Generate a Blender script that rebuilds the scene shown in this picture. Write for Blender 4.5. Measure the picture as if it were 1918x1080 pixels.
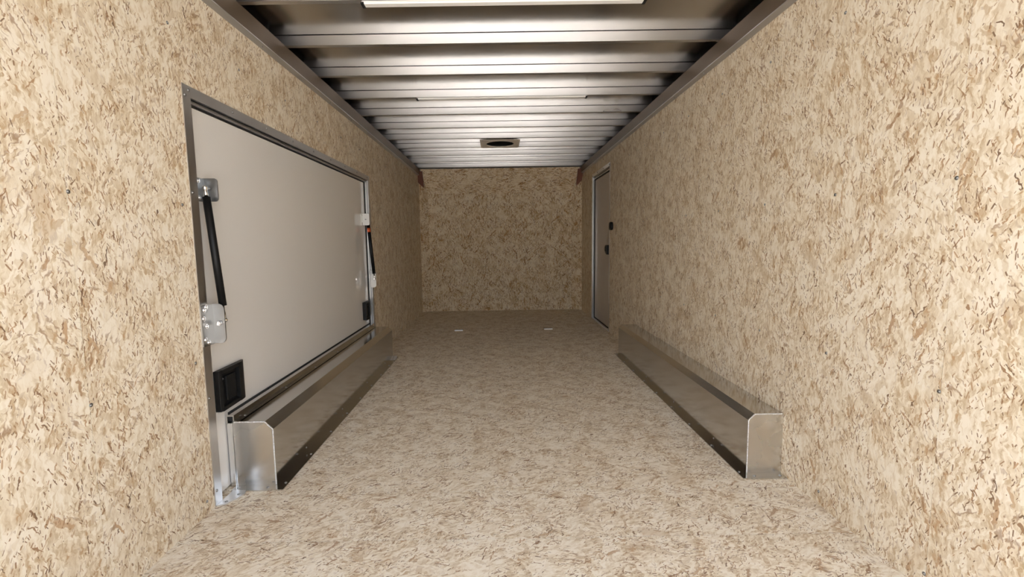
import bpy, bmesh, math, random
from mathutils import Vector, Matrix
for o in list(bpy.data.objects): bpy.data.objects.remove(o)
scene = bpy.context.scene
C = scene.collection
# All lengths below are written in survey units (roof bow pitch = 0.4064); K turns them into metres (pitch 18 in = 0.4572 m)
K = 1.125

# ------------------------------------------------------------------ camera
CAM_H = 0.9137
cam = bpy.data.cameras.new('camera'); camo = bpy.data.objects.new('camera', cam); C.objects.link(camo)
yaw, pitch, roll = 0.0018, -0.10205, -0.01545
f = Vector((math.sin(yaw)*math.cos(pitch), math.cos(yaw)*math.cos(pitch), math.sin(pitch)))
r = f.cross(Vector((0, 0, 1))).normalized(); u = r.cross(f)
r2 = r*math.cos(roll) + u*math.sin(roll); u2 = u*math.cos(roll) - r*math.sin(roll)
camo.matrix_world = Matrix(((r2.x, u2.x, -f.x, 0), (r2.y, u2.y, -f.y, 0), (r2.z, u2.z, -f.z, CAM_H*K), (0, 0, 0, 1)))
cam.sensor_width = 36; cam.lens = 876.28/1918*36
cam.shift_x = 22.3/1918; cam.shift_y = 1.7/1918
cam.clip_start = 0.02
scene.camera = camo

# ------------------------------------------------------------------ daylight through the open rear end
w = bpy.data.worlds.new('overcast_sky'); scene.world = w; w.use_nodes = True
bg = w.node_tree.nodes['Background']
SUN_AZ, SUN_EL = math.radians(-62), math.radians(48)      # measured from +y (the trailer's nose) towards +x
sky = w.node_tree.nodes.new('ShaderNodeTexSky'); sky.sky_type = 'NISHITA'; sky.sun_disc = False
sky.sun_elevation = SUN_EL; sky.sun_rotation = SUN_AZ; sky.dust_density = 7.0; sky.air_density = 1.0; sky.ozone_density = 0.6
hs = w.node_tree.nodes.new('ShaderNodeHueSaturation'); hs.inputs['Saturation'].default_value = 0.45      # thin high haze: a paler blue
w.node_tree.links.new(sky.outputs[0], hs.inputs['Color']); w.node_tree.links.new(hs.outputs[0], bg.inputs['Color'])
bg.inputs['Strength'].default_value = 0.62
sun = bpy.data.lights.new('sun', 'SUN'); sun.energy = 1.7; sun.angle = math.radians(1); sun.color = (1, .96, .89)
suno = bpy.data.objects.new('sun', sun); C.objects.link(suno)
sd = Vector((math.sin(SUN_AZ)*math.cos(SUN_EL), math.cos(SUN_AZ)*math.cos(SUN_EL), math.sin(SUN_EL)))
suno.rotation_euler = sd.to_track_quat('Z', 'Y').to_euler()
vs = scene.view_settings
vs.view_transform = 'Standard'; vs.look = 'None'; vs.gamma = 1; vs.use_curve_mapping = False
vs.exposure = 1.10
scene.cycles.max_bounces = 8; scene.cycles.diffuse_bounces = 6; scene.cycles.glossy_bounces = 4
scene.cycles.use_adaptive_sampling = True; scene.cycles.adaptive_threshold = 0.05

# ------------------------------------------------------------------ materials
def mat(name):
    m = bpy.data.materials.new(name); m.use_nodes = True
    nt = m.node_tree; return m, nt, nt.nodes, nt.links, nt.nodes['Principled BSDF']

def simple(name, col, rough=.5, metal=0., bump=0., bscale=60, coat=0., var=0., vstretch=(1, 1, 1), rvar=0.):
    m, nt, N, L, b = mat(name)
    b.inputs['Base Color'].default_value = (*col, 1); b.inputs['Roughness'].default_value = rough
    b.inputs['Metallic'].default_value = metal; b.inputs['Coat Weight'].default_value = coat
    g = N.new('ShaderNodeNewGeometry'); mp = N.new('ShaderNodeMapping'); L.new(g.outputs['Position'], mp.inputs[0])
    mp.inputs['Scale'].default_value = vstretch
    n = N.new('ShaderNodeTexNoise'); n.inputs['Scale'].default_value = bscale; n.inputs['Detail'].default_value = 4
    L.new(mp.outputs[0], n.inputs['Vector'])
    if var:
        mx = N.new('ShaderNodeMix'); mx.data_type = 'RGBA'
        mx.inputs[6].default_value = (*[c*(1-var) for c in col], 1); mx.inputs[7].default_value = (*[min(1, c*(1+var)) for c in col], 1)
        L.new(n.outputs[0], mx.inputs[0]); L.new(mx.outputs[2], b.inputs['Base Color'])
    if rvar:
        mr = N.new('ShaderNodeMapRange'); mr.inputs[3].default_value = rough-rvar; mr.inputs[4].default_value = rough+rvar
        L.new(n.outputs[0], mr.inputs[0]); L.new(mr.outputs[0], b.inputs['Roughness'])
    if bump:
        bp = N.new('ShaderNodeBump'); bp.inputs['Strength'].default_value = bump; bp.inputs['Distance'].default_value = .002
        L.new(n.outputs[0], bp.inputs['Height']); L.new(bp.outputs[0], b.inputs['Normal'])
    return m

def osb(name, ax, ang, spread, size=1.0, dk=1.0, sat=1.0):
    """oriented strand board: layers of Voronoi-placed wood flakes, each with its own angle and tone. ax = the two world axes of the board"""
    m, nt, N, L, b = mat(name)
    def val(x, s):
        if isinstance(x, (int, float)): s.default_value = x
        else: L.new(x, s)
    def M(op, a, c=0., d=0., clamp=False):
        n = N.new('ShaderNodeMath'); n.operation = op; n.use_clamp = clamp
        val(a, n.inputs[0]); val(c, n.inputs[1]); val(d, n.inputs[2]); return n.outputs[0]
    def V(op, a, c):
        n = N.new('ShaderNodeVectorMath'); n.operation = op
        for x, s in ((a, n.inputs[0]), (c, n.inputs[1])):
            if isinstance(x, tuple): s.default_value = x
            else: L.new(x, s)
        return n.outputs[0]
    def SEP(v):
        n = N.new('ShaderNodeSeparateXYZ'); L.new(v, n.inputs[0]); return n.outputs
    def COMB(x, y, z=0.):
        n = N.new('ShaderNodeCombineXYZ'); val(x, n.inputs[0]); val(y, n.inputs[1]); val(z, n.inputs[2]); return n.outputs[0]
    def MIX(fac, a, c):
        n = N.new('ShaderNodeMix'); n.data_type = 'RGBA'; val(fac, n.inputs[0])
        for x, s in ((a, n.inputs[6]), (c, n.inputs[7])):
            if isinstance(x, tuple): s.default_value = (*x, 1)
            else: L.new(x, s)
        return n.outputs[2]
    def RAMP(fac, stops):
        n = N.new('ShaderNodeValToRGB'); cr = n.color_ramp
        while len(cr.elements) < len(stops): cr.elements.new(.5)
        for e, (p, c) in zip(cr.elements, stops): e.position = p; e.color = (*c, 1)
        L.new(fac, n.inputs[0]); return n.outputs[0]
    def SS(x, lo, hi):
        n = N.new('ShaderNodeMapRange'); n.interpolation_type = 'SMOOTHSTEP'
        val(x, n.inputs[0]); n.inputs[1].default_value = lo; n.inputs[2].default_value = hi; return n.outputs[0]
    g = N.new('ShaderNodeNewGeometry'); s = SEP(g.outputs['Position'])
    oi = N.new('ShaderNodeObjectInfo')
    P0 = V('MULTIPLY', COMB(s[ax[0]], s[ax[1]]), (1/size, 1/size, 0))
    P0 = V('ADD', P0, COMB(M('MULTIPLY', oi.outputs['Random'], 37.), M('MULTIPLY', oi.outputs['Random'], 91.)))
    def NOISE(v, sc, det=3., rough=.6, col=False):
        n = N.new('ShaderNodeTexNoise'); n.noise_dimensions = '2D'; L.new(v, n.inputs['Vector'])
        n.inputs['Scale'].default_value = sc; n.inputs['Detail'].default_value = det; n.inputs['Roughness'].default_value = rough
        return n.outputs['Color' if col else 'Fac']
    wob = V('SUBTRACT', NOISE(P0, 60., 1.5, .65, True), (.5, .5, .5))
    Pw = V('ADD', P0, V('MULTIPLY', wob, (.016, .016, 0)))
    def ROT(v, a):
        q = SEP(v); cs = M('COSINE', a); sn = M('SINE', a)
        return (M('ADD', M('MULTIPLY', q[0], cs), M('MULTIPLY', q[1], sn)), M('SUBTRACT', M('MULTIPLY', q[1], cs), M('MULTIPLY', q[0], sn)))
    cream = (.775, .675, .49); light = (.865, .79, .635); mid = (.665, .55, .365); tan = (.57, .435, .255); ochre = (.52, .335, .165); brown = (.31, .175, .075); dark = (.15, .08, .033)
    # ground: patches of strands, each patch with its own direction, strand by strand tone
    gu, gv = ROT(Pw, ang)
    streak = NOISE(COMB(M('MULTIPLY', gu, 26.), M('MULTIPLY', gv, 110.)), 1., 2., .6)
    blot = NOISE(P0, 11., 2., .6)
    pv = N.new('ShaderNodeTexVoronoi'); pv.voronoi_dimensions = '2D'; pv.inputs['Scale'].default_value = 17.; L.new(Pw, pv.inputs['Vector'])
    pc = N.new('ShaderNodeSeparateColor'); L.new(pv.outputs['Color'], pc.inputs[0])
    pu, pw_ = ROT(Pw, M('ADD', ang, M('MULTIPLY', M('SUBTRACT', pc.outputs[0], .5), spread)))
    cv = N.new('ShaderNodeTexVoronoi'); cv.voronoi_dimensions = '2D'; cv.inputs['Scale'].default_value = 1.
    L.new(COMB(M('MULTIPLY', pu, 34.), M('MULTIPLY', pw_, 150.)), cv.inputs['Vector'])
    cc = N.new('ShaderNodeSeparateColor'); L.new(cv.outputs['Color'], cc.inputs[0])
    tone = M('ADD', M('ADD', M('MULTIPLY', M('SUBTRACT', cc.outputs[0], .5), .26), M('MULTIPLY', streak, .70)), M('ADD', M('MULTIPLY', blot, .38), M('MULTIPLY', M('SUBTRACT', pc.outputs[1], .5), .16)))
    col = RAMP(tone, [(.21, ochre), (.31, tan), (.41, mid), (.51, cream), (.68, light)])
    crack = M('MULTIPLY', SS(cv.outputs['Distance'], .50, .82), M('MULTIPLY', SS(pc.outputs[2], .50, .75), .7))
    col = MIX(crack, col, brown)
    clump = SS(NOISE(P0, 14., 1., .5), .34, .62)
    seed = [0]
    def layer(scale, hl, hw, keep, stops, amount, sp, edge=.0, wobble=True):
        nonlocal col
        seed[0] += 1
        Pp = V('ADD', Pw if wobble else P0, (seed[0]*3.17, seed[0]*7.31, 0))
        vn = N.new('ShaderNodeTexVoronoi'); vn.voronoi_dimensions = '2D'; vn.inputs['Scale'].default_value = scale
        L.new(Pp, vn.inputs['Vector'])
        cs = N.new('ShaderNodeSeparateColor'); L.new(vn.outputs['Color'], cs.inputs[0]); R, G, B = cs.outputs
        a = M('ADD', ang, M('MULTIPLY', M('SUBTRACT', R, .5), sp))
        lu, lv = ROT(V('SUBTRACT', Pp, vn.outputs['Position']), a)
        sz = M('ADD', .45, M('MULTIPLY', G, .75))
        eu = M('DIVIDE', M('ABSOLUTE', lu), M('MULTIPLY', sz, hl)); ev = M('DIVIDE', M('ABSOLUTE', lv), M('MULTIPLY', M('ADD', .5, M('MULTIPLY', B, .7)), hw))
        d = M('MAXIMUM', M('ADD', eu, M('MULTIPLY', ev, .25)), ev)
        rnd = M('FRACT', M('MULTIPLY', M('ADD', R, M('MULTIPLY', G, 3.7)), 17.3))
        on = M('LESS_THAN', rnd, M('MULTIPLY', clump, keep*1.8*dk) if hw < .004 else keep)
        mask = M('MULTIPLY', M('SUBTRACT', 1., SS(d, .78, 1.0)), on)
        t = M('FRACT', M('MULTIPLY', M('ADD', B, M('MULTIPLY', R, 2.3)), 11.9))
        t2 = M('ADD', M('MULTIPLY', t, .75), M('MULTIPLY', M('SUBTRACT', streak, .3), .6), clamp=True) if hw > .004 else t
        col = MIX(M('MULTIPLY', mask, amount), col, RAMP(t2, stops))
        if edge:
            ring = M('MULTIPLY', M('MULTIPLY', SS(d, .80, .97), M('SUBTRACT', 1., SS(d, 1.0, 1.22))), M('MULTIPLY', on, edge))
            ring = M('MULTIPLY', ring, SS(streak, .46, .60))
            col = MIX(ring, col, brown)
    wood = [(.0, ochre), (.12, tan), (.34, mid), (.6, cream), (.9, light)]
    pale = [(.0, mid), (.3, cream), (.75, light)]
    sliver = [(.0, dark), (.45, brown), (1., ochre)]
    layer(7., .075, .020, .40, wood, .62, spread, .35)
    layer(19., .028, .0075, .42, wood, .75, spread, .4)
    layer(9., .036, .0052, .16*dk, [(.0, brown), (.5, ochre), (1., tan)], .85, spread*.9, .6)
    layer(13., .030, .0026, .26, sliver, .92, spread*.85)
    layer(23., .018, .0020, .32, sliver, .92, spread*.8)
    layer(44., .0105, .0017, .34, sliver, .9, spread*.7, 0, False)
    layer(85., .0056, .0013, .36, sliver, .85, spread*.8, 0, False)
    hv = N.new('ShaderNodeHueSaturation'); hv.inputs['Saturation'].default_value = sat; hv.inputs['Hue'].default_value = .494; L.new(col, hv.inputs['Color'])
    L.new(hv.outputs[0], b.inputs['Base Color'])
    b.inputs['Roughness'].default_value = .62; b.inputs['Specular IOR Level'].default_value = .3
    return m

HP = math.pi/2
M_wall = osb('strand_board_wall', (1, 2), HP, 2.0, 1.15, 1.1, .93)
M_floor = osb('strand_board_floor', (0, 1), 0.5, 2.6, 1.1, 1.2, .84)
M_back = osb('strand_board_front', (0, 2), HP, 2.4, 1.7, 2.2, 1.12)
M_slope = osb('strand_board_cap', (0, 2), 0., 1.4, 1.6, 2.0, 1.12)
M_alu = simple('mill_aluminium', (.64, .63, .61), .15, 1., .02, 5, var=.04, rvar=.05)
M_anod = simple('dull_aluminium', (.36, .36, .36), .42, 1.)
M_cap = simple('satin_aluminium', (.70, .69, .67), .27, 1., .03, 6, rvar=.06)
M_alu_f = simple('brushed_aluminium', (.62, .61, .60), .34, 1., .05, 40, rvar=.05)
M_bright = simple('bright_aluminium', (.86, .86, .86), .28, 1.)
M_zinc = simple('zinc_plate', (.38, .38, .375), .34, 1., .05, 50, rvar=.06)
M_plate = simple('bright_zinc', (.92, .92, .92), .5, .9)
M_chrome = simple('chrome', (.9, .9, .9), .12, 1.)
M_roof = simple('galvanised_sheet', (.50, .485, .465), .21, 1., .04, 7, vstretch=(.35, 1, 1), rvar=.05)
M_bow = simple('galvanised_bow', (.58, .58, .585), .30, 1., .02, 9, vstretch=(.3, 1, 1), rvar=.06)
M_rail = simple('steel_top_rail', (.15, .11, .075), .5, .3, .05, 30)
M_strip = simple('grey_rail_strip', (.62, .62, .62), .4, .9)
M_primer = simple('red_oxide_primer', (.16, .055, .03), .6)
M_panel = simple('white_door_skin', (.80, .78, .75), .03, 0., 0., 4, coat=0.)
M_grey_panel = simple('grey_door_skin', (.52, .475, .44), .22, 0., .03, 14, var=.05)
M_black = simple('black_plastic', (.012, .012, .012), .38)
M_black.node_tree.nodes['Principled BSDF'].inputs['Specular IOR Level'].default_value = .2
M_rubber = simple('black_rubber', (.01, .01, .01), .7)
M_strut = simple('black_strut_paint', (.006, .006, .006), .42)
M_strut.node_tree.nodes['Principled BSDF'].inputs['Specular IOR Level'].default_value = .25
M_white = simple('white_plastic', (.82, .82, .80), .35)
M_orange = simple('orange_sleeve', (.62, .11, .03), .5)
M_weld = simple('weld_bead', (.88, .88, .88), .32, 1., .5, 260)
M_skin = simple('outer_skin', (.45, .45, .44), .5)
M_dark = simple('dark_parts_and_shade', (.03, .03, .03), .8)
M_vent = simple('vent_plastic', (.88, .82, .75), .4)
M_conc = simple('concrete_yard', (.52, .50, .47), .9, 0., .2, 12, var=.12)
M_lens = simple('light_lens', (.9, .9, .88), .25)
M_dust = simple('dusty_wall', (.55, .54, .5), .9)

# ------------------------------------------------------------------ builders
WO = {}                                   # world origin of each object in survey units
def link(o, parent, org, label=None, cat=None, group=None, kind=None):
    C.objects.link(o); WO[o.name] = Vector(org)
    if parent:
        o.parent = parent; o.location = (Vector(org)-WO[parent.name])*K
    else: o.location = Vector(org)*K
    for k, v in (('label', label), ('category', cat), ('group', group), ('kind', kind)):
        if v: o[k] = v
    return o
def empty(name, org, **kw):
    o = bpy.data.objects.new(name, None); o.empty_display_size = .05
    return link(o, kw.pop('parent', None), org, **kw)
class MB:
    def __init__(s): s.v = []; s.f = []; s.sm = []
    def add(s, vs, fs, smooth=False):
        n = len(s.v); s.v += [Vector(q) for q in vs]; s.f += [[n+i for i in q] for q in fs]; s.sm += [smooth]*len(fs); return s
    def box(s, x0, x1, y0, y1, z0, z1):
        vs = [(x, y, z) for x in (x0, x1) for y in (y0, y1) for z in (z0, z1)]
        return s.add(vs, [(0, 1, 3, 2), (4, 6, 7, 5), (0, 4, 5, 1), (2, 3, 7, 6), (0, 2, 6, 4), (1, 5, 7, 3)])
    def prism(s, poly, axis, c0, c1):
        """poly in the two remaining axes (in xyz order), extruded along axis"""
        n = len(poly)
        def pt(q, c): q = list(q); q.insert(axis, c); return q
        vs = [pt(q, c0) for q in poly]+[pt(q, c1) for q in poly]
        return s.add(vs, [tuple(range(n))[::-1], tuple(range(n, 2*n))]+[(i, (i+1) % n, n+(i+1) % n, n+i) for i in range(n)])
    def tube(s, p0, p1, r0, r1=None, n=14, caps=True):
        p0, p1 = Vector(p0), Vector(p1); r1 = r0 if r1 is None else r1
        d = (p1-p0).normalized(); a = d.orthogonal().normalized(); c = d.cross(a)
        ring = [a*math.cos(2*math.pi*i/n)+c*math.sin(2*math.pi*i/n) for i in range(n)]
        s.add([p0+q*r0 for q in ring]+[p1+q*r1 for q in ring], [(i, (i+1) % n, n+(i+1) % n, n+i) for i in range(n)], True)
        if caps: s.add([p0+q*r0 for q in ring], [tuple(range(n))[::-1]]); s.add([p1+q*r1 for q in ring], [tuple(range(n))])
        return s
    def ball(s, c, r, nu=12, nv=8, sc=(1, 1, 1)):
        c = Vector(c); vs = []; fs = []
        for j in range(nv+1):
            t = math.pi*j/nv
            for i in range(nu):
                p = 2*math.pi*i/nu; vs.append(c+Vector((r*sc[0]*math.sin(t)*math.cos(p), r*sc[1]*math.sin(t)*math.sin(p), r*sc[2]*math.cos(t))))
        for j in range(nv):
            for i in range(nu): fs.append((j*nu+i, (j+1)*nu+i, (j+1)*nu+(i+1) % nu, j*nu+(i+1) % nu))
        return s.add(vs, fs, True)
    def build(s, name, m, parent=None, bev=0., org=None, seg=2, **kw):
        lo = [min(q[i] for q in s.v) for i in range(3)]; hi = [max(q[i] for q in s.v) for i in range(3)]
        if org is None: org = Vector(((lo[0]+hi[0])/2, (lo[1]+hi[1])/2, lo[2]))
        org = Vector(org)
        me = bpy.data.meshes.new(name); me.from_pydata([(q-org)*K for q in s.v], [], s.f)
        bm = bmesh.new(); bm.from_mesh(me)
        for fc, sm in zip(bm.faces, s.sm): fc.smooth = sm
        bmesh.ops.remove_doubles(bm, verts=bm.verts, dist=1e-6)
        bmesh.ops.recalc_face_normals(bm, faces=bm.faces)
        if bev:
            es = [e for e in bm.edges if len(e.link_faces) == 2 and e.calc_face_angle(0) > .5]
            bmesh.ops.bevel(bm, geom=es, offset=bev*K, segments=seg, affect='EDGES', profile=.5, clamp_overlap=True)
        bm.to_mesh(me); bm.free(); me.materials.append(m)
        return link(bpy.data.objects.new(name, me), parent, org, **kw)
def copy(o, parent, org, name=None, deep=True, label=None):
    c = o.copy(); C.objects.link(c); WO[c.name] = Vector(org); c.parent = parent
    c.location = (Vector(org)-(WO[parent.name] if parent else Vector()))*K
    if label: c['label'] = label
    if deep:
        for ch in list(o.children): copy(ch, c, Vector(org)+(WO[ch.name]-WO[o.name]))
    return c
_scr = {}
def screw(parent, p, axis, r=.006, m=None, name='screw'):
    """pan head screw: washer rim, dome and drive slot; axis = outward direction as '+x', '-x', '+z', '-y'"""
    m = m or M_zinc; key = (axis, r, m.name, name)
    if key in _scr: return copy(_scr[key], parent, p)
    sg = 1 if axis[0] == '+' else -1; i = 'xyz'.index(axis[1])
    d = Vector((0, 0, 0)); d[i] = sg; p = Vector(p)
    mb = MB().tube(p-d*.0005, p+d*r*.22, r, r*.95, 12).tube(p+d*r*.22, p+d*r*.55, r*.82, r*.45, 12)
    o = mb.build(name, m, parent, org=p); _scr[key] = o; return o

A, B = 1.0109, 1.0841                     # wall faces
HT, ZR, ZC = 1.759, 1.843, 1.890          # top of boards, underside of bows, roof sheet
Y0, S = 1.9003, 0.4064
YR, YF, YN = -0.05, 6.114, 6.20           # rear end, where the side walls end, front wall
TB = .011                                 # board thickness

# ------------------------------------------------------------------ the trailer box
MB().box(-30, 30, -40, 30, -.64, -.60).build('ground', M_conc, kind='structure', label='grey concrete yard under and behind the trailer')

fl = MB().box(-A-.05, B+.05, YR, YN+.12, -.07, -.018).build('floor', M_dark, kind='structure', label='pale strand board floor laid in panels across the trailer')
def grid_panel(xs, ys, holes, z0, z1):
    mb = MB()
    nx, ny = len(xs)-1, len(ys)-1
    solid = lambda i, j: 0 <= i < nx and 0 <= j < ny and (i, j) not in holes
    for i in range(nx):
        for j in range(ny):
            if not solid(i, j): continue
            x0, x1, y0, y1 = xs[i], xs[i+1], ys[j], ys[j+1]
            mb.add([(x0, y0, z1), (x1, y0, z1), (x1, y1, z1), (x0, y1, z1)], [(0, 1, 2, 3)])
            mb.add([(x0, y0, z0), (x1, y0, z0), (x1, y1, z0), (x0, y1, z0)], [(3, 2, 1, 0)])
            for (di, dj), (p, q) in (((-1, 0), ((x0, y0), (x0, y1))), ((1, 0), ((x1, y0), (x1, y1))), ((0, -1), ((x0, y0), (x1, y0))), ((0, 1), ((x0, y1), (x1, y1)))):
                if not solid(i+di, j+dj): mb.add([(*p, z0), (*q, z0), (*q, z1), (*p, z1)], [(0, 1, 2, 3)])
    return mb
RX = ((-.463, -.388), (.462, .540)); RYY = (4.775, 4.845)
seams = [YR, 1.362, 1.638, 2.838, 3.922, 5.010, YN+.04]
for i in range(6):
    y0, y1 = seams[i]+.0017, seams[i+1]-.0017
    xs, ys, ho = [-A-.046, B+.046], [y0, y1], set()
    if y0 < RYY[0] < y1:
        xs = [-A-.046, *RX[0], *RX[1], B+.046]; ys = [y0, *RYY, y1]; ho = {(1, 1), (3, 1)}
    grid_panel(xs, ys, ho, -.018, 0).build('floor_panel', M_floor, fl)

# side walls
wl = MB().box(-A-.075, -A-.06, YR, YN+.12, -.07, 1.90).build('wall_left', M_skin, kind='structure', label='left side wall lined with strand board')
wr = MB().box(B+.06, B+.075, YR, YN+.12, -.07, 1.90).build('wall_right', M_skin, kind='structure', label='right side wall lined with strand board')
wseam = [YR, 1.118, 2.202, 3.286, 4.370, YF]
DL = (1.585, 3.722, 1.412)                # cut-out of the wide door in the left boards: y0, y1, top
DR = (4.612, 5.425, 1.630)                # cut-out of the entry door in the right boards
def cut(y0, y1, z1, c):
    """board outline in (y, z) with the door cut-out taken away"""
    if y1 <= c[0] or y0 >= c[1]: return [(y0, 0), (y1, 0), (y1, z1), (y0, z1)]
    if y0 < c[0] and y1 > c[1]: return [(y0, 0), (c[0], 0), (c[0], c[2]), (c[1], c[2]), (c[1], 0), (y1, 0), (y1, z1), (y0, z1)]
    if y0 < c[0]: return [(y0, 0), (c[0], 0), (c[0], c[2]), (y1, c[2]), (y1, z1), (y0, z1)]
    if y1 > c[1]: return [(y0, c[2]), (c[1], c[2]), (c[1], 0), (y1, 0), (y1, z1), (y0, z1)]
    return [(y0, c[2]), (y1, c[2]), (y1, z1), (y0, z1)]
for i in range(5):
    y0, y1 = wseam[i]+.0006, wseam[i+1]-.0006
    MB().prism(cut(y0, y1, HT+.02, DL), 0, -A-TB, -A).build('wall_panel', M_wall, wl)
    MB().prism(cut(y0, y1, HT+.02, DR), 0, B, B+TB).build('wall_panel', M_wall, wr)
for k in range(-1, 11):
    y = 1.122+k*.4
    for z in (.045, .528, 1.046, 1.60):
        if not (DL[0]-.05 < y < DL[1]+.05 and z < 1.45): screw(wl, (-A, y, z), '+x', .0052)
        if not (DR[0]-.05 < y < DR[1]+.05 and z < 1.68) and not (1.6 < y < 3.75 and z < .3): screw(wr, (B, y, z), '-x', .0052)

# front (far) wall: flat middle, slanted corner boards, sloped cap
wf = MB().box(-A-.075, B+.075, YN+.06, YN+.075, -.07, 1.90).build('wall_back', M_skin, kind='structure', label='far end wall lined with strand board')
XL, XR, ZS = -.905, .955, 1.537
MB().box(XL-.004, XR+.004, YN-.009, YN+.003, 0, ZS+.006).build('wall_panel', M_back, wf)
MB().prism([(-A, YF), (XL, YN), (XL, YN+TB), (-A, YF+.018)], 2, 0, HT+.02).build('corner_panel', M_back, wf)
MB().prism([(B, YF), (XR, YN), (XR, YN+TB), (B, YF+.018)], 2, 0, HT+.02).build('corner_panel', M_back, wf)
cap = MB()
cap.add([(XL-.004, YN-.004, ZS), (XR+.004, YN-.004, ZS), (1.045, 6.03, 1.835), (-.975, 6.03, 1.835),
         (XL-.004, YN+.012, ZS), (XR+.004, YN+.012, ZS), (1.045, 6.046, 1.835), (-.975, 6.046, 1.835)],
        [(0, 1, 2, 3), (7, 6, 5, 4), (0, 4, 5, 1), (1, 5, 6, 2), (2, 6, 7, 3), (3, 7, 4, 0)])
cap.build('cap_panel', M_slope, wf)
for P in ([(1.019, 1.822), (1.056, 1.822), (1.083, 1.761), (1.070, 1.668), (.999, 1.602)],
          [(-.951, 1.812), (-.994, 1.812), (-1.010, 1.746), (-1.010, 1.672), (-.937, 1.604)]):
    mb = MB(); n = len(P); sgn = 1 if P[0][0] > 0 else -1
    def yy(x): return 6.028+.012*abs(x)
    mb.add([(x, yy(x), z) for x, z in P]+[(x, yy(x)+.012, z) for x, z in P], [tuple(range(n)), tuple(range(n, 2*n))[::-1]]+[(i, (i+1) % n, n+(i+1) % n, n+i) for i in range(n)])
    mb.build('corner_gusset', M_primer, wf, label='red-brown primed steel corner gusset')

# roof: sheet and Z-section bows
ce = MB().box(-A-.075, B+.075, YR, YN+.12, ZC, ZC+.006).build('ceiling', M_roof, kind='structure', label='bare galvanised sheet ceiling carried on metal roof bows')
bow = None
for k in range(-4, 11):
    y = Y0+k*S
    if bow is None:
        t = .0025
        prof = [(0, ZR), (.026, ZR), (.026, ZR+t), (t, ZR+t), (t, ZC-t-.001), (.0, ZC-.0035), (-.0, ZC-.0035)]
        prof = [(y+p, z) for p, z in [(0, ZR), (.026, ZR), (.026, ZR+.006), (.0235, ZR+.006), (.0235, ZR+t), (t, ZR+t), (t, ZC-t-.0025), (.03, ZC-t-.0025), (.03, ZC-.0025), (0, ZC-.0025)]]
        bow = MB().prism(prof, 0, -A-.055, B+.055).build('roof_bow', M_bow, ce)
    else: copy(bow, ce, (WO[bow.name].x, WO[bow.name].y+(k+4)*S, WO[bow.name].z))

# top rails with the grey strip under them
for nm, sg, X in (('trim_1', -1, -A), ('trim_2', 1, B)):
    e = empty(nm, (X, (YR+YF)/2, HT), kind='structure', label='brown steel rail along the top of the %s wall' % ('left' if sg < 0 else 'right'))
    q = lambda d, z: (X-sg*d, z)
    MB().prism([q(.0245, 1.768), q(.0245, ZR-.001), q(-.03, ZR-.001), q(-.03, 1.782), q(.0, 1.782), q(.004, 1.768)], 1, YR, 6.04).build('top_rail', M_rail, e)
    MB().prism([q(.0006, HT-.004), q(.003, HT-.005), q(.0250, 1.7640), q(.0250, 1.7675), q(.0006, HT+.008)], 1, YR, 6.02).build('rail_strip', M_strip, e)
    for k in range(-3, 10):
        y = Y0+k*S+.2; screw(e, (X-sg*.014, y, 1.759), '-x' if sg > 0 else '+x', .0045)
    # near-black board over the rail: shade of the hollow put into its colour
    MB().box(min(X+sg*.05, X+sg*.058), max(X+sg*.05, X+sg*.058), YR, 6.2, 1.78, ZC-.0005).build('eave_shade', M_dark, e)

# ------------------------------------------------------------------ wide door in the left wall
d2 = empty('door_2', (-A, 2.65, 0), kind='structure', label='wide white side door with gas struts in aluminium frame, left wall')
PX = -A-.026                              # face of the door skin
oY0, oY1, oZ = 1.562, 3.745, 1.436        # outer edge of the frame flange
iY0, iY1, iZ = 1.612, 3.695, 1.386
fw = .0035
MB().box(PX-.014, PX, iY0-.012, iY1+.012, .008, iZ+.012).build('door_skin', M_panel, d2)
MB().prism([(oY0, oZ), (oY0+.040, oZ-.036), (oY1-.040, oZ-.036), (oY1, oZ)], 0, -A, -A+fw).build('frame_top', M_alu_f, d2)
MB().prism([(oY0, .003), (oY0+.040, .003), (oY0+.040, oZ-.036), (oY0, oZ)], 0, -A, -A+fw).build('frame_side', M_alu_f, d2)
MB().prism([(oY1, .003), (oY1-.036, .003), (oY1-.040, oZ-.036), (oY1, oZ)], 0, -A, -A+fw).build('frame_side', M_alu_f, d2)
# reveal of the frame (jambs) and the stepped inner stop
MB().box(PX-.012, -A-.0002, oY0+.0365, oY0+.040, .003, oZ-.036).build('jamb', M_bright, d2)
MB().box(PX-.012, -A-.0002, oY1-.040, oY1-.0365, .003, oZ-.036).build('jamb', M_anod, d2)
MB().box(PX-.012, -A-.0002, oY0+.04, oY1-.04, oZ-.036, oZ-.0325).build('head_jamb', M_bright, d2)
MB().box(PX+.0005, PX+.018, oY0+.0415, oY1-.0415, iZ+.002, iZ+.0105).build('inner_stop', M_alu_f, d2)
MB().box(PX+.006, PX+.016, oY1-.0525, oY1-.0435, .02, iZ).build('inner_stop', M_alu_f, d2)
MB().box(PX-.001, PX+.004, iY0-.005, iY1+.003, iZ-.0045, iZ+.0015).build('gasket', M_rubber, d2)
MB().box(PX-.001, PX+.0065, iY1-.0115, iY1-.0025, .02, iZ-.0045).build('gasket', M_rubber, d2)
MB().box(PX+.019, PX+.022, oY0+.0415, oY1-.0415, oZ-.039, oZ-.0365).build('gasket', M_rubber, d2)
MB().tube((PX+.010, iY0+.004, .012), (PX+.010, iY0+.004, .300), .0095).build('bulb_seal', M_white, d2, label='pale bulb seal down the lower jamb')
for y, z in ((1.594, 1.422), (1.574, 1.402), (1.574, 1.09), (1.574, .39), (1.574, .055)): screw(d2, (-A+fw, y, z), '+x', .0058)
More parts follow.
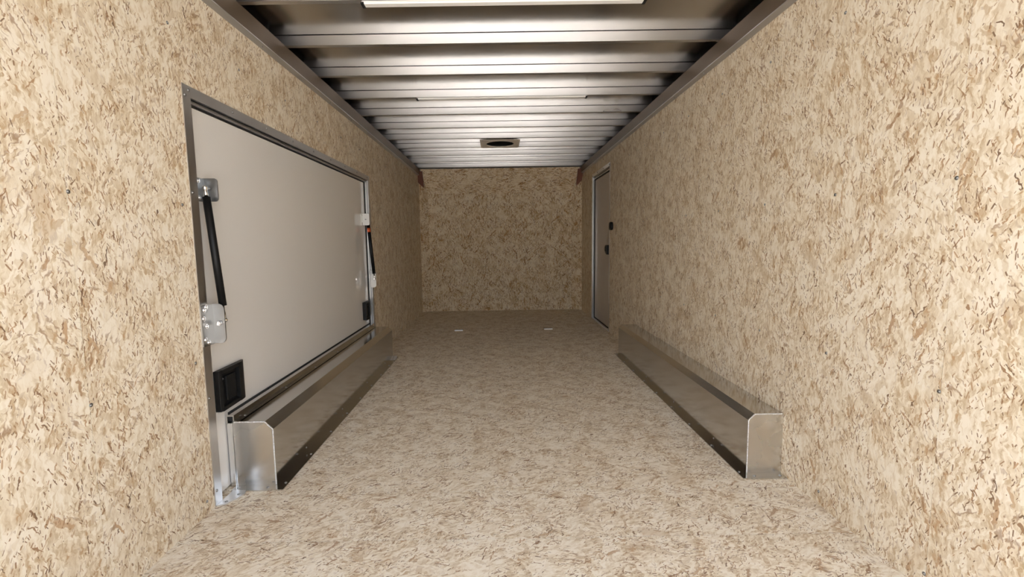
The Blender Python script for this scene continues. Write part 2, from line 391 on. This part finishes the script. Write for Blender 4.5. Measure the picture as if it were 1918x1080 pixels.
for k in range(8): screw(d2, (-A+fw, 1.85+k*.262, 1.420), '+x', .0055)
for z in (1.25, .95, .55): screw(d2, (-A+fw, 3.728, z), '+x', .0055)
# sill corner plate on the floor by the near jamb
sp = MB().prism([(-A+.004, 1.566), (-A+.030, 1.575), (-A+.062, 1.640), (-A+.052, 1.668), (-A+.004, 1.668)], 2, .0003, .0045).build('sill_plate', M_bright, d2)
for x, y in ((-A+.024, 1.590), (-A+.042, 1.638)): screw(sp, (x, y, .0045), '+z', .0058)

def rounded(y0, y1, z0, z1, r, corners, n=5):
    """rounded rectangle; corners = which of (bl, br, tr, tl) are rounded"""
    out = []
    for (cy, cz, a0), on in zip(((y0, z0, 180), (y1, z0, 270), (y1, z1, 0), (y0, z1, 90)), corners):
        sy = 1 if cy == y0 else -1; sz = 1 if cz == z0 else -1
        if not on: out.append((cy, cz)); continue
        for i in range(n+1):
            a = math.radians(a0+90*i/n); out.append((cy+sy*r+r*math.cos(a), cz+sz*r+r*math.sin(a)))
    return out
def upper_bracket(y, zc, m, hh=.040, out=.056, foot=.045):
    # wall leg on the skin, leg standing out into the room with rounded free corners
    x0 = PX+.0005
    b_ = MB().prism(rounded(x0, x0+out, zc-hh, zc+hh, .011, (0, 1, 1, 0)), 1, y, y+.004)
    b_.box(x0, x0+.004, y-foot, y, zc-hh, zc+hh)
    o = b_.build('strut_bracket', m, d2)
    for dz in (-.028, .030): screw(o, (x0+.004, y-foot*.5, zc+dz), '+x', .0085, M_chrome, 'bolt')
    return o
def strut(top, bot, m_band=None, rod=.052):
    """gas strut: thick black cylinder above, thin rod below, ball sockets at both ends"""
    t, bt = Vector(top), Vector(bot); d = (bt-t).normalized(); ln = (bt-t).length
    o = MB().tube(t+d*.030, bt-d*rod, .0126, n=20).build('gas_strut', M_strut, d2, label='black gas strut')
    MB().tube(bt-d*(rod+.0005), bt-d*.026, .0042).build('piston_rod', M_dark, o)
    MB().tube(t+d*.004, t+d*.031, .0068).ball(t, .0095).build('end_fitting', M_chrome, o)
    MB().tube(bt-d*.028, bt-d*.004, .0055).ball(bt, .0085).build('end_fitting', M_chrome, o)
    if m_band: MB().tube(t+d*.070, t+d*.102, .0133, n=20).build('band', m_band, o, label='orange band')
    return o
ub = upper_bracket(1.668, 1.108, M_zinc)
MB().tube((PX+.030, 1.664, 1.112), (PX+.030, 1.646, 1.112), .0045).build('stud', M_zinc, ub)
strut((PX+.030, 1.640, 1.112), (-A+.034, 1.648, .651))
# lower bracket on the frame flange
lb = MB().box(-A+fw, -A+fw+.0035, 1.563, 1.630, .572, .712).prism(rounded(-A+fw, -A+.046, .572, .712, .020, (0, 1, 1, 0)), 1, 1.626, 1.6305).build('strut_bracket', M_zinc, d2)
for y, z in ((1.578, .697), (1.572, .668), (1.585, .640), (1.574, .595), (1.590, .583), (1.588, .706)): screw(lb, (-A+fw+.0035, y, z), '+x', .0085, M_chrome, 'bolt')
MB().tube((-A+.030, 1.612, .6435), (-A+.030, 1.644, .6465), .005).tube((-A+.030, 1.614, .6435), (-A+.030, 1.6255, .6447), .008, n=6).build('stud', M_chrome, lb)
# far pair
ub2 = upper_bracket(3.600, 1.096, M_white, .044, .056, .03)
MB().tube((PX+.03, 3.59, 1.096), (PX+.03, 3.612, 1.096), .005).build('stud', M_zinc, ub2)
strut((PX+.036, 3.624, 1.102), (-A+.044, 3.628, .640), M_orange, .040)
lb2 = MB().box(-A+fw, -A+fw+.0035, 3.64, 3.70, .572, .705).prism(rounded(-A+fw, -A+.052, .572, .705, .020, (0, 1, 1, 0)), 1, 3.640, 3.6445).build('strut_bracket', M_white, d2)
MB().tube((-A+.044, 3.620, .640), (-A+.044, 3.650, .640), .005).build('stud', M_chrome, lb2)

def latch(y0, y1, z0, z1, depth=.022):
    x = PX
    o = MB().box(x+.0004, x+.006, y0, y1, z0, z1).build('slam_latch', M_black, d2, .002, label='black slam latch')
    w_ = y1-y0; h_ = z1-z0
    # raised surround on three sides, rounded far cheek, sunken paddle
    MB().box(x+.006, x+depth, y0, y0+w_*.10, z0, z1).box(x+.006, x+depth, y0+w_*.1, y1-w_*.28, z1-h_*.09, z1).box(x+.006, x+depth, y0+w_*.1, y1-w_*.28, z0, z0+h_*.09).build('surround', M_black, o, .002)
    n = 8; pts = [(x+.006, y1-w_*.28)]+[(x+.006+(depth-.006)*math.cos(HP*i/n), y1-w_*.28+w_*.28*math.sin(HP*i/n)) for i in range(n+1)]
    MB().prism(pts[1:]+[pts[0]], 2, z0, z1).build('cheek', M_black, o)
    MB().box(x+.006, x+depth*.72, y0+w_*.30, y0+w_*.62, z0+h_*.18, z1-h_*.20).build('paddle', M_black, o, .002)
    for dy, dz in ((.2, .76), (.2, .24), (.26, .74), (.66, .72), (.66, .46)):
        screw(o, (x+.0065, y0+w_*dy, z0+h_*dz), '+x', .0042)
    return o
latch(1.648, 1.832, .312, .462)
latch(3.510, 3.640, .335, .470, .030)

# ------------------------------------------------------------------ entry door in the right wall
d1 = empty('door_1', (B, 5.02, 0), kind='structure', label='narrow grey entry door in aluminium frame, right wall')
eY0, eY1, eZ = 4.578, 5.452, 1.655
QX = B+.022
MB().box(QX, QX+.014, eY0+.036, eY1-.036, .018, eZ-.034).build('door_skin', M_grey_panel, d1)
MB().prism([(eY0, eZ), (eY0+.034, eZ-.034), (eY1-.034, eZ-.034), (eY1, eZ)], 0, B-fw, B).build('frame_top', M_bright, d1)
MB().prism([(eY0, .004), (eY0+.030, .004), (eY0+.034, eZ-.034), (eY0, eZ)], 0, B-.0012, B).build('frame_side', M_alu_f, d1)
MB().prism([(eY1, .004), (eY1-.034, .004), (eY1-.034, eZ-.034), (eY1, eZ)], 0, B-fw, B).build('frame_side', M_bright, d1)
MB().box(B-fw, B+.02, eY0, eY1, .0006, .016).build('threshold', M_bright, d1, .002)
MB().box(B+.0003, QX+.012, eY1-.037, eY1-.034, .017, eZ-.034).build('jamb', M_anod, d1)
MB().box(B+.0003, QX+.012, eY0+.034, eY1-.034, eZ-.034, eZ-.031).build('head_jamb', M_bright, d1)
MB().box(QX-.005, QX+.004, eY1-.060, eY1-.046, .016, eZ-.036).build('gasket', M_rubber, d1)
MB().box(QX-.012, QX-.004, eY0+.034, eY1-.037, eZ-.060, eZ-.050).build('head_stop', M_bright, d1)
MB().box(QX-.005, QX+.004, eY0+.030, eY1-.046, eZ-.072, eZ-.060).build('gasket', M_rubber, d1)
MB().box(QX-.006, QX+.004, eY0+.030, eY1-.046, eZ-.050, eZ-.042).build('gasket', M_rubber, d1)
MB().box(QX-.005, QX+.004, eY0+.030, eY1-.046, .016, .026).build('gasket', M_rubber, d1)
for y in (4.60, 4.86, 5.15, 5.42): screw(d1, (B-fw, y, eZ-.018), '-x', .006, M_black)
hd = MB().prism([(4.650, .862), (4.735, .862), (4.735, .790), (4.690, .768), (4.650, .768)], 0, QX-.034, QX-.0004).build('latch', M_black, d1, .003, label='black paddle latch')
MB().box(QX-.042, QX-.034, 4.668, 4.715, .80, .850).build('paddle', M_black, hd, .002)
MB().box(QX-.010, QX-.0004, 4.652, 4.678, .930, .937).build('bolt_tab', M_primer, d1)
# faint oblong mark pressed through the skin
MB().box(QX-.0008, QX-.0001, 4.82, 4.99, .86, .985).build('door_sticker', M_grey_panel, d1)

# black rounded housing on the wall next to it
sw = MB().prism(rounded(4.440, 4.530, 1.004, 1.082, .036, (1, 1, 1, 1), 8), 0, B-.024, B-.0005).build('wall_switch', M_black, bev=.006, label='small black rounded switch housing on right wall beside entry door', cat='switch')
MB().box(B-.028, B-.0235, 4.462, 4.508, 1.026, 1.060).build('rocker', M_black, sw, .002)

# ------------------------------------------------------------------ wheel boxes
def wheel_box(name, label, sg, xin, xout, y0, y1, h, bevel, flange):
    """aluminium wheel box: long shell with bevelled top edge, welded end caps, floor flange with screws. sg: +1 when the room lies towards -x"""
    e = empty(name, ((xin+xout)/2, (y0+y1)/2, 0), label=label, cat='wheel box', group='aluminium wheel boxes')
    t = .003; s_ = -sg
    P = lambda d, z: (xin-s_*d, z)       # d = distance from the room side towards the wall
    W = abs(xout-xin)
    MB().prism([P(0, .002), P(0, h-bevel), P(bevel, h), P(W, h), P(W, h-t), P(bevel+t*.4, h-t), P(t, h-bevel-t*.4), P(t, .002)], 1, y0, y1).build('shell', M_alu, e)
    cap_ = [P(t*.6, .002), P(t*.6, h-bevel-t*.3), P(bevel+t*.3, h-t*.6), P(W-.0005, h-t*.6), P(W-.0005, .002)]
    MB().prism(cap_, 1, y0-.0018, y0+.001).build('end_cap', M_cap, e)
    MB().prism(cap_, 1, y1-.001, y1+.0018).build('end_cap', M_alu, e)
    # weld beads round the near cap
    pts = [P(.0005, .004), P(.0005, h-bevel), P(bevel, h-.0005), P(W-.004, h-.0005)]
    wb = MB()
    for p, q in zip(pts, pts[1:]):
        n = max(2, int(math.dist(p, q)/.006)); rnd = random.Random(7)
        for i in range(n):
            a_ = Vector((p[0]+(q[0]-p[0])*i/n, y0-.001, p[1]+(q[1]-p[1])*i/n)); c_ = Vector((p[0]+(q[0]-p[0])*(i+1)/n, y0-.001, p[1]+(q[1]-p[1])*(i+1)/n))
            wb.tube(a_, c_, .0030+.0008*rnd.random(), .0030+.0008*rnd.random(), 8)
    wb.build('weld_bead', M_weld, e)
    # floor flanges
    fx = xin+s_*flange
    sf = MB().prism([(min(xin, fx), .0004), (max(xin, fx), .0004), (max(xin, fx), .0038), (min(xin, fx), .0038)], 1, y0-.040, y1+.012).build('side_flange', M_alu, e)
    n = 9
    for i in range(n): screw(sf, (xin+s_*flange*.72, y0+.01+(y1-y0-.03)*i/(n-1), .0038), '+z', .0055)
    ef = MB().box(min(xin, xout), max(xin, xout), y0-.044, y0-.002, .0004, .0040).build('end_flange', M_alu, e)
    for d in (.14, .88): screw(ef, (xin-s_*W*d, y0-.024, .0040), '+z', .006)
    # rivets low on the side
    for i in range(4): screw(e, (xin+s_*.0002, y0+.28+i*.48, .022), '-x' if s_ < 0 else '+x', .0042)
    return e
wbR = wheel_box('wheel_box', 'long aluminium wheel box against the right wall', 1, .950, B-.0006, 1.735, 3.690, .240, .024, .032)
wbL = wheel_box('wheel_box', 'long aluminium wheel box in front of the wide white side door', -1, -.863, PX+.024, 1.708, 3.690, .252, .030, .042)
# seal channel along the back edge of the left box, closing against the door skin
cx0 = PX+.004
ch = MB().prism([(cx0, .246), (cx0+.005, .246), (cx0+.005, .276), (cx0+.0255, .276), (cx0+.0255, .257), (cx0+.045, .2545), (cx0+.045, .2575), (cx0+.030, .260), (cx0+.030, .281), (cx0, .281)], 1, 1.700, 3.688).build('seal_channel', M_alu, wbL)
MB().box(cx0+.0055, cx0+.025, 1.708, 3.680, .2545, .2755).build('seal', M_rubber, ch)
MB().tube((PX+.0035, 1.72, .283), (PX+.0035, 3.67, .283), .0034).build('seal', M_rubber, ch)
for i in range(6): screw(ch, (cx0+.0385, 1.76+i*.35, .2572), '+z', .006)
MB().box(PX+.006, PX+.0235, 1.700, 1.7065, .004, .250).build('end_lip', M_bright, wbL)

# tilted bright tabs added for a daylight spot, far end of left flange
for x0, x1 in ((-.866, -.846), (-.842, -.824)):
    MB().prism([(3.585, .0042), (3.665, .0042), (3.665, .020), (3.660, .020)], 0, x0, x1).build('metal_tab', M_plate, wbL)

# ------------------------------------------------------------------ floor rings, roof vent, light bars
for i, ((x0, x1), lab) in enumerate(zip(RX, ('recessed tie-down ring in the floor, nearer the wide white door', 'recessed tie-down ring in the floor, nearer the entry door'))):
    y0, y1 = RYY
    e = empty('tie_down_ring', ((x0+x1)/2, (y0+y1)/2, -.014), label=lab, cat='tie-down', group='recessed floor tie-downs')
    t = .004
    MB().box(x0+.001, x1-.001, y0+.001, y1-.001, -.0155, -.0135).box(x0+.001, x0+t, y0+.001, y1-.001, -.0135, .001).box(x1-t, x1-.001, y0+.001, y1-.001, -.0135, .001)\
        .box(x0-.004, x1+.004, y1-t, y1+.004, .0006, .003).build('pan', M_dark, e)
    MB().box(x0-.005, x1+.005, y0-.010, y0+.006, .0006, .0115).build('front_lip', M_plate, e, .001)
    rg = MB(); n = 16; cx, cy = (x0+x1)/2, (y0+y1)/2
    for k in range(n):
        a0, a1 = 2*math.pi*k/n, 2*math.pi*(k+1)/n
        rg.tube((cx+.027*math.cos(a0), cy+.024*math.sin(a0), -.004), (cx+.027*math.cos(a1), cy+.024*math.sin(a1), -.004), .0045, n=8)
    rg.build('ring', M_chrome, e)
    MB().box(cx-.007, cx+.007, y0+.004, cy-.012, -.010, .0055).build('metal_tab', M_chrome, e, .001)

ve = empty('roof_vent', (.028, 4.587, ZR-.008), label='square roof vent with round dark opening, centre of the ceiling', cat='vent')
mb = MB(); vx0, vx1, vy0, vy1 = -.157, .213, 4.400, 4.772; cx, cy, rr = .029, 4.587, .130; n = 40
def sq(a):
    c, s_ = math.cos(a), math.sin(a); k = min((vx1-cx)/max(c, 1e-9) if c > 0 else (vx0-cx)/min(c, -1e-9), (vy1-cy)/max(s_, 1e-9) if s_ > 0 else (vy0-cy)/min(s_, -1e-9)); return (cx+c*k, cy+s_*k)
angs = sorted([2*math.pi*i/n+.001 for i in range(n)]+[math.atan2(y-cy, x-cx) % (2*math.pi) for x in (vx0, vx1) for y in (vy0, vy1)]); n = len(angs)
zb, zt = ZR-.0045, ZR-.001
vs_ = []
for z in (zb, zt):
    vs_ += [(*sq(a), z) for a in angs]; vs_ += [(cx+rr*math.cos(a), cy+rr*math.sin(a), z) for a in angs]
fs_ = []
for i in range(n):
    j = (i+1) % n
    fs_ += [(i, j, n+j, n+i), (2*n+i, 3*n+i, 3*n+j, 2*n+j), (i, 2*n+i, 2*n+j, j), (n+i, n+j, 3*n+j, 3*n+i)]
mb.add(vs_, fs_).build('garnish_plate', M_vent, ve)
lip = MB(); n = 40
for i in range(n):
    a0, a1 = 2*math.pi*i/n, 2*math.pi*(i+1)/n
    lip.tube((cx+(rr+.003)*math.cos(a0), cy+(rr+.003)*math.sin(a0), zb), (cx+(rr+.003)*math.cos(a1), cy+(rr+.003)*math.sin(a1), zb), .0016, n=6, caps=False)
lip.build('rim', M_vent, ve)
MB().tube((cx, cy, ZR-.0015), (cx, cy, ZC-.004), rr+.001, n=40, caps=False).tube((cx, cy, ZC-.006), (cx, cy, ZC-.004), rr+.001, n=40).build('throat', M_rubber, ve)  # black wall and disc put the darkness of the opening into colour
lv = None
for i in range(7):
    y = cy-.09+i*.03; hw = math.sqrt(rr*rr-(y-cy)**2)-.004
    MB().prism([(y-.006, ZR+.006), (y-.005, ZR+.005), (y+.007, ZR+.018), (y+.006, ZR+.019)], 0, cx-hw, cx+hw).build('louvre', M_black, ve)
for dx, dy in ((-.16, -.15), (.16, -.15), (-.16, .15), (.16, .15)): screw(ve, (cx+dx, cy+dy, zb), '+z', .006)
for k, lab in ((0, 'slim white light bar under the nearest roof bow'), (3, 'slim white light bar further in, halfway to the roof vent')):
    y = Y0+k*S
    e = empty('light_bar', (.036, y+.020, ZR-.011), label=lab, cat='light', group='slim light bars on the roof bows')
    MB().box(-.512, .584, y+.004, y+.040, ZR-.006, ZR-.0008).build('housing', M_white, e, .001)
    MB().prism([(y+.006, ZR-.0062), (y+.009, ZR-.011), (y+.035, ZR-.011), (y+.038, ZR-.0062)], 0, -.505, .577).build('lens', M_lens, e)
    for x in (-.5165, .5765): MB().box(x, x+.012, y+.003, y+.041, ZR-.012, ZR-.0055).build('end_cap', M_black, e)
